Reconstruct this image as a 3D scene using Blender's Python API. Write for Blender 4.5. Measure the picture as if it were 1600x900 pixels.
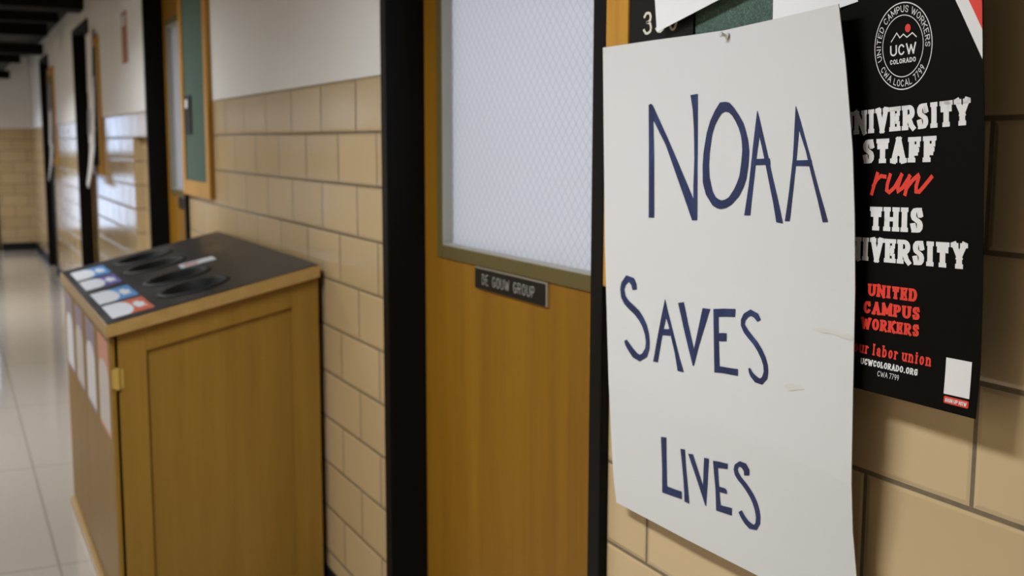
import bpy, bmesh, math, random
from mathutils import Vector, Matrix
from mathutils.geometry import tessellate_polygon

random.seed(7)
for o in list(bpy.data.objects):
    bpy.data.objects.remove(o)
scene = bpy.context.scene
C = scene.collection

# ------------------------------------------------------------------ camera
cam_data = bpy.data.cameras.new('camera')
cam_data.sensor_width = 36.0
cam_data.lens = 36.0 * 1760.0 / 1600.0
cam_data.clip_start = 0.05
cam_data.dof.use_dof = True
cam_data.dof.focus_distance = 1.26
cam_data.dof.aperture_fstop = 6.3
cam = bpy.data.objects.new('camera', cam_data)
C.objects.link(cam)
cam.matrix_world = Matrix(((0.445688, -0.115518, 0.887704, 0.0),
                           (0.895185, 0.054634, -0.442334, 0.0),
                           (0.002599, 0.991802, 0.127759, 1.35),
                           (0, 0, 0, 1)))
scene.camera = cam

# ------------------------------------------------------------------ world, light levels, exposure
world = bpy.data.worlds.new('daylight')
scene.world = world
world.use_nodes = True
wb = world.node_tree.nodes['Background']
wb.inputs[0].default_value = (0.62, 0.74, 1.0, 1)
wb.inputs[1].default_value = 4.0
LAMP_WATTS = 26.0
LAMP_WARM = (0.90, 0.95, 1.0)
LAMP_SPREAD = math.radians(150)
OFFICE_WATTS = 40.0
scene.view_settings.view_transform = 'Standard'
scene.view_settings.look = 'None'
scene.view_settings.gamma = 1.0
scene.view_settings.use_curve_mapping = False
scene.view_settings.exposure = 0.0


# ------------------------------------------------------------------ material helpers
def lin(c):
    return tuple(((x / 255.0) / 12.92 if x / 255.0 <= 0.04045 else ((x / 255.0 + 0.055) / 1.055) ** 2.4) for x in c) + (1.0,)


class NT:
    """Small wrapper for building node trees."""
    def __init__(self, name):
        self.m = bpy.data.materials.new(name)
        self.m.use_nodes = True
        self.t = self.m.node_tree
        self.t.nodes.clear()
        self.out = self.t.nodes.new('ShaderNodeOutputMaterial')

    def n(self, kind, **kw):
        x = self.t.nodes.new(kind)
        for k, v in kw.items():
            setattr(x, k, v)
        return x

    def put(self, sock, v):
        if isinstance(v, bpy.types.NodeSocket):
            self.t.links.new(v, sock)
        else:
            sock.default_value = v

    def math(self, op, a, b=0.0, c=None):
        x = self.n('ShaderNodeMath', operation=op)
        self.put(x.inputs[0], a)
        self.put(x.inputs[1], b)
        if c is not None:
            self.put(x.inputs[2], c)
        return x.outputs[0]

    def smooth(self, v, a, b):
        x = self.n('ShaderNodeMapRange', interpolation_type='SMOOTHSTEP')
        self.put(x.inputs[0], v)
        x.inputs[1].default_value = a
        x.inputs[2].default_value = b
        return x.outputs[0]

    def mix(self, f, a, b):
        x = self.n('ShaderNodeMix', data_type='RGBA')
        self.put(x.inputs[0], f)
        self.put(x.inputs[6], a)
        self.put(x.inputs[7], b)
        return x.outputs[2]

    def coord(self):
        return self.n('ShaderNodeTexCoord').outputs['Object']

    def mapped(self, scale, rot=(0, 0, 0)):
        x = self.n('ShaderNodeMapping')
        self.put(x.inputs[0], self.coord())
        x.inputs['Scale'].default_value = scale
        x.inputs['Rotation'].default_value = rot
        return x.outputs[0]

    def noise(self, vec, scale, detail=3.0, rough=0.5):
        x = self.n('ShaderNodeTexNoise')
        self.put(x.inputs['Vector'], vec)
        x.inputs['Scale'].default_value = scale
        x.inputs['Detail'].default_value = detail
        x.inputs['Roughness'].default_value = rough
        return x.outputs[0]

    def ramp(self, f, stops):
        x = self.n('ShaderNodeValToRGB')
        self.put(x.inputs[0], f)
        e = x.color_ramp.elements
        while len(e) < len(stops):
            e.new(0.5)
        for i, (p, c) in enumerate(stops):
            e[i].position = p
            e[i].color = c
        return x.outputs[0]

    def bump(self, h, strength, dist):
        x = self.n('ShaderNodeBump')
        x.inputs['Strength'].default_value = strength
        x.inputs['Distance'].default_value = dist
        self.put(x.inputs['Height'], h)
        return x.outputs[0]

    def bsdf(self, color, rough=0.5, normal=None, **kw):
        p = self.n('ShaderNodeBsdfPrincipled')
        self.put(p.inputs['Base Color'], color)
        self.put(p.inputs['Roughness'], rough)
        if normal is not None:
            self.put(p.inputs['Normal'], normal)
        for k, v in kw.items():
            self.put(p.inputs[k.replace('_', ' ')], v)
        return p.outputs[0]

    def done(self, surf):
        self.t.links.new(surf, self.out.inputs[0])
        return self.m


def flat_mat(name, rgb, rough=0.5, var=0.06, vscale=14.0, **kw):
    t = NT(name)
    c = lin(rgb)
    d = tuple(max(0.0, x * (1 - var)) for x in c[:3]) + (1.0,)
    b = tuple(min(1.0, x * (1 + var)) for x in c[:3]) + (1.0,)
    n = t.noise(t.coord(), vscale)
    return t.done(t.bsdf(t.mix(n, d, b), rough, **kw))


TILE_TOP = 1.513
TILE_H = 0.1367
TILE_P = 0.3075


def wall_material():
    t = NT('glazed_tile_and_plaster')
    s = t.n('ShaderNodeSeparateXYZ')
    t.put(s.inputs[0], t.coord())
    x = t.math('ADD', s.outputs[0], s.outputs[1])
    z = s.outputs[2]
    v = t.math('DIVIDE', t.math('SUBTRACT', TILE_TOP, z), TILE_H)
    row = t.math('FLOOR', v)
    par = t.math('FLOORED_MODULO', t.math('ADD', row, 1.0), 2.0)
    u = t.math('ADD', t.math('DIVIDE', t.math('SUBTRACT', x, 0.135), TILE_P), t.math('MULTIPLY', par, 0.5))
    fu = t.math('FRACT', u)
    fv = t.math('FRACT', v)
    du = t.math('MULTIPLY', t.math('MINIMUM', fu, t.math('SUBTRACT', 1.0, fu)), TILE_P)
    dv = t.math('MULTIPLY', t.math('MINIMUM', fv, t.math('SUBTRACT', 1.0, fv)), TILE_H)
    d = t.math('MINIMUM', du, dv)
    isup = t.math('GREATER_THAN', z, TILE_TOP)
    tile = t.smooth(d, 0.0022, 0.0036)
    edge = t.smooth(d, 0.0015, 0.0085)
    comb = t.n('ShaderNodeCombineXYZ')
    t.put(comb.inputs[0], t.math('FLOOR', u))
    t.put(comb.inputs[1], row)
    wn = t.n('ShaderNodeTexWhiteNoise')
    t.put(wn.inputs[0], comb.outputs[0])
    rnd = wn.outputs[0]
    base = t.mix(rnd, lin(TILE_A), lin(TILE_B))
    stre = t.noise(t.mapped((7, 7, 1.4)), 1.0, 2.0)
    base = t.mix(t.math('MULTIPLY', stre, 0.35), base, lin(TILE_C))
    mort = t.mix(t.noise(t.coord(), 90.0, 4.0), lin((92, 80, 60)), lin((128, 113, 88)))
    col = t.mix(tile, mort, base)
    paint = t.mix(t.noise(t.coord(), 3.0), lin((232, 231, 229)), lin((240, 239, 237)))
    col = t.mix(isup, col, paint)
    rough = t.math('ADD', t.math('MULTIPLY', tile, -0.74), 0.85)
    rough = t.math('ADD', rough, t.math('MULTIPLY', t.noise(t.coord(), 6.0), 0.08))
    rmix = t.n('ShaderNodeMix', data_type='FLOAT')
    t.put(rmix.inputs[0], isup)
    t.put(rmix.inputs[2], rough)
    rmix.inputs[3].default_value = 0.55
    wav = t.noise(t.mapped((1, 1, 0.5)), 9.0, 1.0)
    tilt = t.math('MULTIPLY', t.math('SUBTRACT', rnd, 0.5), t.math('MULTIPLY', fu, 0.10))
    hgt = t.math('ADD', t.math('ADD', t.math('MULTIPLY', edge, 0.5), t.math('MULTIPLY', wav, 0.10)), tilt)
    hgt = t.math('ADD', hgt, t.math('MULTIPLY', t.noise(t.coord(), 160.0, 2.0), t.math('SUBTRACT', 0.16, t.math('MULTIPLY', tile, 0.15))))
    hgt = t.math('MULTIPLY', hgt, t.math('SUBTRACT', 1.0, t.math('MULTIPLY', isup, 0.9)))
    nor = t.bump(hgt, 0.55, 0.006)
    return t.done(t.bsdf(col, rmix.outputs[0], nor, Specular_IOR_Level=0.42))


def wood(name, dark, mid, light, scale, rough, coat=0.25, vertical=True):
    t = NT(name)
    sc = (scale, scale, scale * 0.045) if vertical else (scale * 0.045, scale * 0.6, scale)
    m = t.mapped(sc)
    a = t.noise(m, 1.0, 5.0, 0.6)
    b = t.noise(t.mapped(tuple(x * 5.5 for x in sc)), 1.0, 3.0, 0.55)
    big = t.noise(t.mapped(tuple(x * 0.16 for x in sc)), 1.0, 2.0)
    f = t.math('ADD', t.math('MULTIPLY', a, 0.5), t.math('ADD', t.math('MULTIPLY', b, 0.22), t.math('MULTIPLY', big, 0.3)))
    col = t.ramp(f, [(0.36, lin(dark)), (0.52, lin(mid)), (0.68, lin(light))])
    nor = t.bump(b, 0.08, 0.002)
    return t.done(t.bsdf(col, rough, nor, Coat_Weight=coat, Coat_Roughness=0.25, Specular_IOR_Level=0.3))


TILE_A = (202, 177, 137)
TILE_B = (192, 167, 126)
TILE_C = (183, 160, 122)
M = {}
M['wall'] = wall_material()
M['door_wood'] = wood('amber_oak_veneer', (124, 83, 14), (136, 94, 18), (147, 105, 26), 16.0, 0.45, coat=0.04)
M['oak'] = wood('light_oak', (131, 97, 32), (141, 106, 38), (150, 115, 47), 20.0, 0.5, coat=0.04)
M['oak_edge'] = wood('pale_oak_edging', (156, 123, 67), (167, 134, 77), (178, 145, 88), 30.0, 0.45, vertical=False)
M['board_wood'] = wood('varnished_frame_oak', (174, 122, 36), (190, 138, 46), (202, 152, 60), 30.0, 0.42, coat=0.2)
M['black_paint'] = flat_mat('black_enamel', (5, 5, 5), 0.5, 0.2, Specular_IOR_Level=0.18)
M['black_plastic'] = flat_mat('black_laminated_plastic', (16, 17, 16), 0.45, 0.1, Specular_IOR_Level=0.25)
M['black_rubber'] = flat_mat('black_cove_base', (20, 20, 19), 0.55, 0.15, Specular_IOR_Level=0.3)
M['dark_metal'] = flat_mat('dark_ceiling_paint', (14, 14, 12), 0.9, 0.2, Specular_IOR_Level=0.1)
M['ceiling_grey'] = flat_mat('charcoal_ceiling', (52, 52, 47), 0.9, 0.1, Specular_IOR_Level=0.1)
M['white_plaster'] = flat_mat('white_plaster', (224, 221, 213), 0.8, 0.03)
M['olive_metal'] = flat_mat('olive_painted_metal', (92, 81, 45), 0.5, 0.05, Specular_IOR_Level=0.3)
M['lit_reveal'] = flat_mat('lit_reveal_grey', (158, 155, 146), 0.5, 0.04)  # glow of the pane on the olive reveal, put into the colour
M['aluminium'] = flat_mat('satin_aluminium', (200, 198, 192), 0.3, 0.03, Metallic=0.85)
M['brass'] = flat_mat('brass', (196, 166, 84), 0.35, 0.05, Metallic=0.35)
M['white_letter'] = flat_mat('white_engraving', (205, 203, 196), 0.6, 0.03)
M['cream_letter'] = flat_mat('cream_numeral', (222, 217, 196), 0.6, 0.03)
M['paper'] = flat_mat('white_paper', (232, 231, 232), 0.7, 0.015)
M['grey_paper'] = flat_mat('grey_print', (146, 142, 146), 0.7, 0.05)
M['board_card'] = flat_mat('white_poster_board', (207, 207, 205), 0.55, 0.012, 5.0)
M['stain'] = flat_mat('yellowed_tape_mark', (204, 201, 192), 0.6, 0.02, 60.0)
M['poster_black'] = flat_mat('black_poster_ink', (7, 7, 5), 0.55, 0.12, Specular_IOR_Level=0.08)
M['poster_white'] = flat_mat('white_poster_ink', (226, 224, 222), 0.5, 0.02)
M['poster_red'] = flat_mat('red_poster_ink', (222, 58, 42), 0.5, 0.03)
M['notice_red'] = flat_mat('dull_red_notice', (168, 112, 100), 0.7, 0.15)
M['label_white'] = flat_mat('white_label', (226, 228, 234), 0.5, 0.02)
M['label_blue'] = flat_mat('blue_label', (62, 140, 208), 0.5, 0.12, 60)
M['label_purple'] = flat_mat('purple_label', (84, 66, 158), 0.5, 0.12, 60)
M['label_orange'] = flat_mat('orange_label', (206, 92, 44), 0.5, 0.12, 60)
M['label_pink'] = flat_mat('faded_salmon_label', (206, 146, 122), 0.5, 0.08, 60)
M['label_mauve'] = flat_mat('faded_mauve_label', (150, 138, 160), 0.5, 0.08, 60)
M['label_pale'] = flat_mat('pale_faded_label', (206, 200, 196), 0.5, 0.05, 40)
M['steel'] = flat_mat('steel_pin', (120, 118, 112), 0.25, 0.05, Metallic=1.0)
M['pin'] = flat_mat('clear_pin_plastic', (214, 212, 206), 0.2, 0.02)


def felt():
    t = NT('green_felt')
    n = t.noise(t.coord(), 420.0, 3.0, 0.7)
    col = t.ramp(n, [(0.3, lin((54, 74, 65))), (0.55, lin((78, 100, 88))), (0.75, lin((118, 136, 122)))])
    return t.done(t.bsdf(col, 0.9, t.bump(n, 0.3, 0.002)))


def marker_ink():
    t = NT('navy_marker_ink')
    n = t.noise(t.mapped((60, 60, 18)), 1.0, 4.0, 0.65)
    col = t.ramp(n, [(0.3, lin((24, 30, 66))), (0.55, lin((28, 44, 86))), (0.78, lin((46, 64, 108)))])
    return t.done(t.bsdf(col, 0.5))


def floor_mat():
    t = NT('polished_terrazzo')
    co = t.coord()
    sp = t.noise(co, 130.0, 3.0, 0.7)
    bl = t.noise(co, 1.3, 3.0)
    a = t.mix(sp, lin((160, 152, 142)), lin((196, 188, 178)))
    a = t.mix(t.math('MULTIPLY', bl, 0.4), a, lin((176, 163, 145)))
    s = t.n('ShaderNodeSeparateXYZ')
    t.put(s.inputs[0], co)
    def seam(sock, off, pitch):
        f = t.math('FRACT', t.math('DIVIDE', t.math('ADD', sock, off), pitch))
        return t.math('MULTIPLY', t.math('MINIMUM', f, t.math('SUBTRACT', 1.0, f)), pitch)
    d = t.math('MINIMUM', seam(s.outputs[0], 0.1, 1.22), seam(s.outputs[1], 0.97, 0.61))
    line = t.smooth(d, 0.002, 0.006)
    col = t.mix(line, lin((150, 142, 130)), a)
    r = t.math('ADD', 0.04, t.math('MULTIPLY', t.noise(co, 4.0), 0.1))
    return t.done(t.bsdf(col, r, t.bump(t.noise(co, 2.2, 1.0), 0.05, 0.02)))


def wire_glass():
    t = NT('patterned_wire_glass')
    s = t.n('ShaderNodeSeparateXYZ')
    t.put(s.inputs[0], t.coord())
    x, z = s.outputs[0], s.outputs[2]
    def diag(sign):
        q = t.math('ADD', t.math('DIVIDE', x, 0.026), t.math('MULTIPLY', t.math('DIVIDE', z, 0.028), sign))
        f = t.math('FRACT', q)
        return t.math('MINIMUM', f, t.math('SUBTRACT', 1.0, f))
    d = t.math('MINIMUM', diag(1.0), diag(-1.0))
    wire = t.smooth(d, 0.0, 0.07)
    ham = t.n('ShaderNodeTexVoronoi')
    t.put(ham.inputs['Vector'], t.coord())
    ham.inputs['Scale'].default_value = 330.0
    col = t.mix(wire, (0.62, 0.63, 0.70, 1), (0.86, 0.88, 0.94, 1))
    nor = t.bump(t.math('ADD', t.math('MULTIPLY', wire, 0.6), ham.outputs[0]), 0.5, 0.0016)
    tr = t.n('ShaderNodeBsdfTranslucent')
    t.put(tr.inputs[0], col)
    t.put(tr.inputs[1], nor)
    rf = t.n('ShaderNodeBsdfRefraction')
    t.put(rf.inputs[0], col)
    rf.inputs[1].default_value = 0.55
    rf.inputs[2].default_value = 1.15
    t.put(rf.inputs[3], nor)
    a = t.n('ShaderNodeMixShader')
    a.inputs[0].default_value = 0.35
    t.put(a.inputs[1], tr.outputs[0])
    t.put(a.inputs[2], rf.outputs[0])
    df = t.n('ShaderNodeBsdfDiffuse')
    t.put(df.inputs[0], col)
    t.put(df.inputs[2], nor)
    b0 = t.n('ShaderNodeMixShader')
    b0.inputs[0].default_value = 0.3
    t.put(b0.inputs[1], a.outputs[0])
    t.put(b0.inputs[2], df.outputs[0])
    gl = t.n('ShaderNodeBsdfGlossy')
    gl.inputs['Roughness'].default_value = 0.22
    t.put(gl.inputs['Normal'], nor)
    b = t.n('ShaderNodeMixShader')
    b.inputs[0].default_value = 0.06
    t.put(b.inputs[1], b0.outputs[0])
    t.put(b.inputs[2], gl.outputs[0])
    return t.done(b.outputs[0])


def clear_glass():
    t = NT('clear_door_glass')
    tr = t.n('ShaderNodeBsdfTransparent')
    tr.inputs[0].default_value = (0.92, 0.95, 0.96, 1)
    gl = t.n('ShaderNodeBsdfGlossy')
    gl.inputs['Roughness'].default_value = 0.03
    m = t.n('ShaderNodeMixShader')
    m.inputs[0].default_value = 0.07
    t.put(m.inputs[1], tr.outputs[0])
    t.put(m.inputs[2], gl.outputs[0])
    return t.done(m.outputs[0])


def laminate():
    t = NT('scuffed_black_laminate')
    n = t.noise(t.mapped((2.2, 5.0, 1.0), (0, 0, 0.5)), 1.0, 4.0, 0.6)
    r = t.math('ADD', 0.2, t.math('MULTIPLY', n, 0.25))
    col = t.mix(t.smooth(n, 0.45, 0.75), lin((34, 35, 36)), lin((58, 56, 54)))
    return t.done(t.bsdf(col, r))


def glow(name, rgb, strength):
    t = NT(name)
    e = t.n('ShaderNodeEmission')
    e.inputs[0].default_value = rgb
    e.inputs[1].default_value = strength
    return t.done(e.outputs[0])


M['felt'] = felt()
M['ink'] = marker_ink()
M['floor'] = floor_mat()
M['wire_glass'] = wire_glass()
M['clear_glass'] = clear_glass()
M['laminate'] = laminate()
M['diffuser'] = glow('lit_diffuser', (1.0, 0.95, 0.87, 1), 5.0)


# ------------------------------------------------------------------ object helpers
class MB:
    """Collects shapes in world coordinates; build() links ONE mesh object."""
    def __init__(self):
        self.b = bmesh.new()

    def box(self, x0, x1, y0, y1, z0, z1, bev=0.0):
        r = bmesh.ops.create_cube(self.b, size=1.0)
        vs = r['verts']
        for v in vs:
            v.co = Vector(((x0 + x1) / 2 + v.co.x * (x1 - x0), (y0 + y1) / 2 + v.co.y * (y1 - y0), (z0 + z1) / 2 + v.co.z * (z1 - z0)))
        if bev:
            es = list({e for v in vs for e in v.link_edges})
            bmesh.ops.bevel(self.b, geom=es, offset=bev, segments=2, affect='EDGES', profile=0.6)
        return self

    def prism(self, poly, axis, a, b, bev=0.0):
        """Closed polygon in the two other axes extruded along axis from a to b."""
        def p(q, w):
            return Vector((w, q[0], q[1])) if axis == 'x' else (Vector((q[0], w, q[1])) if axis == 'y' else Vector((q[0], q[1], w)))
        lo = [self.b.verts.new(p(q, a)) for q in poly]
        hi = [self.b.verts.new(p(q, b)) for q in poly]
        n = len(poly)
        fs = [self.b.faces.new(lo), self.b.faces.new(hi)]
        for i in range(n):
            fs.append(self.b.faces.new((lo[i], lo[(i + 1) % n], hi[(i + 1) % n], hi[i])))
        bmesh.ops.recalc_face_normals(self.b, faces=fs)
        if bev:
            bmesh.ops.bevel(self.b, geom=list({e for f in fs for e in f.edges}), offset=bev, segments=2, affect='EDGES', profile=0.6)
        return self

    def lathe(self, prof, origin, axis, n=28):
        """prof: (radius, height) pairs turned about axis through origin."""
        ax = Vector(axis).normalized()
        u = ax.orthogonal().normalized()
        w = ax.cross(u)
        o = Vector(origin)
        rings = []
        for r, h in prof:
            rings.append([self.b.verts.new(o + ax * h + (u * math.cos(2 * math.pi * k / n) + w * math.sin(2 * math.pi * k / n)) * max(r, 1e-5)) for k in range(n)])
        fs = []
        for a, c in zip(rings, rings[1:]):
            for k in range(n):
                fs.append(self.b.faces.new((a[k], a[(k + 1) % n], c[(k + 1) % n], c[k])))
        fs.append(self.b.faces.new(rings[0]))
        fs.append(self.b.faces.new(rings[-1]))
        bmesh.ops.recalc_face_normals(self.b, faces=fs)
        return self

    def tris(self, tl):
        for tri in tl:
            self.b.faces.new([self.b.verts.new(p) for p in tri])
        return self

    def build(self, name, mat, parent=None, smooth=False, recalc=False):
        me = bpy.data.meshes.new(name)
        if recalc:
            bmesh.ops.recalc_face_normals(self.b, faces=self.b.faces)
        root = parent
        off = Vector((0, 0, 0))
        while root is not None:
            off += Vector(root.location)
            root = root.parent
        if off.length > 0:
            bmesh.ops.translate(self.b, verts=self.b.verts, vec=-off)
        self.b.to_mesh(me)
        self.b.free()
        if smooth:
            for p in me.polygons:
                p.use_smooth = True
        me.materials.append(mat)
        o = bpy.data.objects.new(name, me)
        C.objects.link(o)
        if parent is not None:
            o.parent = parent
        return o


def thing(name, loc, label=None, cat=None, group=None, kind=None):
    o = bpy.data.objects.new(name, None)
    C.objects.link(o)
    o.location = loc
    o.empty_display_size = 0.1
    return tag(o, label, cat, group, kind)


def tag(o, label=None, cat=None, group=None, kind=None):
    for k, v in (('label', label), ('category', cat), ('group', group), ('kind', kind)):
        if v:
            o[k] = v
    return o


def struct(o, label=None, cat=None):
    return tag(o, label, cat, None, 'structure')


def copy_tree(o, parent=None, dx=0.0):
    c = o.copy()
    C.objects.link(c)
    c.parent = parent
    if parent is None:
        c.location.x += dx
    for ch in list(o.children):
        copy_tree(ch, c)
    return c


# ------------------------------------------------------------------ curved sheets and flat marks on them
def ev(e, t):
    l = [0.0]
    for a, b in zip(e, e[1:]):
        l.append(l[-1] + (Vector(b) - Vector(a)).length)
    t *= l[-1]
    for i in range(len(e) - 1):
        if t <= l[i + 1] or i == len(e) - 2:
            f = (t - l[i]) / max(1e-9, l[i + 1] - l[i])
            return Vector(e[i]).lerp(Vector(e[i + 1]), f)


class Sheet:
    """A sheet of paper hanging in space, given by its four edges (metres)."""
    def __init__(self, T, B, L, R, w, h):
        self.e = (T, B, L, R)
        self.w, self.h = w, h

    def P(self, s, t):
        T, B, L, R = self.e
        a = ev(T, s) * (1 - t) + ev(B, s) * t + ev(L, t) * (1 - s) + ev(R, t) * s
        b = Vector(T[0]) * ((1 - s) * (1 - t)) + Vector(T[-1]) * (s * (1 - t)) + Vector(B[0]) * ((1 - s) * t) + Vector(B[-1]) * (s * t)
        return a - b

    def N(self, s, t):
        d = 0.01
        n = (self.P(s + d, t) - self.P(s - d, t)).cross(self.P(s, t - d) - self.P(s, t + d))
        return n.normalized()

    def at(self, x, y, off=0.0006):
        """x from the left edge, y down from the top edge, in metres."""
        s, t = x / self.w, y / self.h
        return self.P(s, t) + self.N(s, t) * off

    def build(self, name, mat, parent, nx=30, ny=40, thick=0.0008):
        m = MB()
        lay = []
        for k in (0, 1):
            lay.append([[m.b.verts.new(self.P(i / nx, j / ny) - self.N(min(.98, max(.02, i / nx)), min(.98, max(.02, j / ny))) * thick * k) for i in range(nx + 1)] for j in range(ny + 1)])
        for k in (0, 1):
            g = lay[k]
            for j in range(ny):
                for i in range(nx):
                    q = (g[j][i], g[j + 1][i], g[j + 1][i + 1], g[j][i + 1])
                    m.b.faces.new(q if k == 0 else q[::-1])
        rim = [(0, i) for i in range(nx)] + [(j, nx) for j in range(ny)] + [(ny, i) for i in range(nx, 0, -1)] + [(j, 0) for j in range(ny, 0, -1)]
        for a, b in zip(rim, rim[1:] + rim[:1]):
            m.b.faces.new((lay[0][a[0]][a[1]], lay[0][b[0]][b[1]], lay[1][b[0]][b[1]], lay[1][a[0]][a[1]]))
        return m.build(name, mat, parent, smooth=False, recalc=True)


def split_tris(pts, faces, lim):
    """2-D triangles no longer than lim on any side."""
    out = []
    st = [[pts[i] for i in f] for f in faces]
    while st:
        a, b, c = st.pop()
        ls = [(math.dist(a, b), 0), (math.dist(b, c), 1), (math.dist(c, a), 2)]
        L, k = max(ls)
        if L <= lim:
            out.append((a, b, c))
            continue
        if k == 1:
            a, b, c = b, c, a
        elif k == 2:
            a, b, c = c, a, b
        mid = ((a[0] + b[0]) / 2, (a[1] + b[1]) / 2)
        st += [[a, mid, c], [mid, b, c]]
    return out


def poly_tris(loops, lim):
    """loops: outer loop and holes, each a list of (x, y)."""
    f = tessellate_polygon([[Vector((x, y, 0)) for x, y in l] for l in loops])
    pts = [p for l in loops for p in l]
    return split_tris(pts, f, lim)


def strip_tris(L, R, lim):
    out = []
    for i in range(len(L) - 1):
        out += split_tris([L[i], L[i + 1], R[i + 1], R[i]], [(0, 1, 2), (0, 2, 3)], lim)
    return out


class Marks:
    """Printed or drawn marks: 2-D triangles put on a surface by a function (x, y) -> point."""
    def __init__(self, f, face_to):
        self.f, self.to, self.t = f, Vector(face_to), []

    def add(self, tris):
        self.t += tris
        return self

    def build(self, name, mat, parent):
        m = MB()
        for tri in self.t:
            p = [self.f(*q) for q in tri]
            n = (p[1] - p[0]).cross(p[2] - p[0])
            if n.length < 1e-12:
                continue
            if n.dot(self.to) < 0:
                p.reverse()
            m.tris([p])
        return m.build(name, mat, parent)


# ------------------------------------------------------------------ stroke lettering
def arc(cx, cy, rx, ry, a0, a1, n=14):
    return [(cx + rx * math.cos(math.radians(a0 + (a1 - a0) * i / n)), cy + ry * math.sin(math.radians(a0 + (a1 - a0) * i / n))) for i in range(n + 1)]


S_LINE = [(0.97, 0.80), (0.90, 0.92), (0.74, 0.99), (0.5, 1.0), (0.22, 0.97), (0.04, 0.86), (0.02, 0.72), (0.12, 0.60), (0.36, 0.53), (0.64, 0.47), (0.88, 0.39), (0.98, 0.26), (0.95, 0.12), (0.78, 0.02), (0.5, 0.0), (0.24, 0.01), (0.09, 0.09), (0.02, 0.2)]
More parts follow.
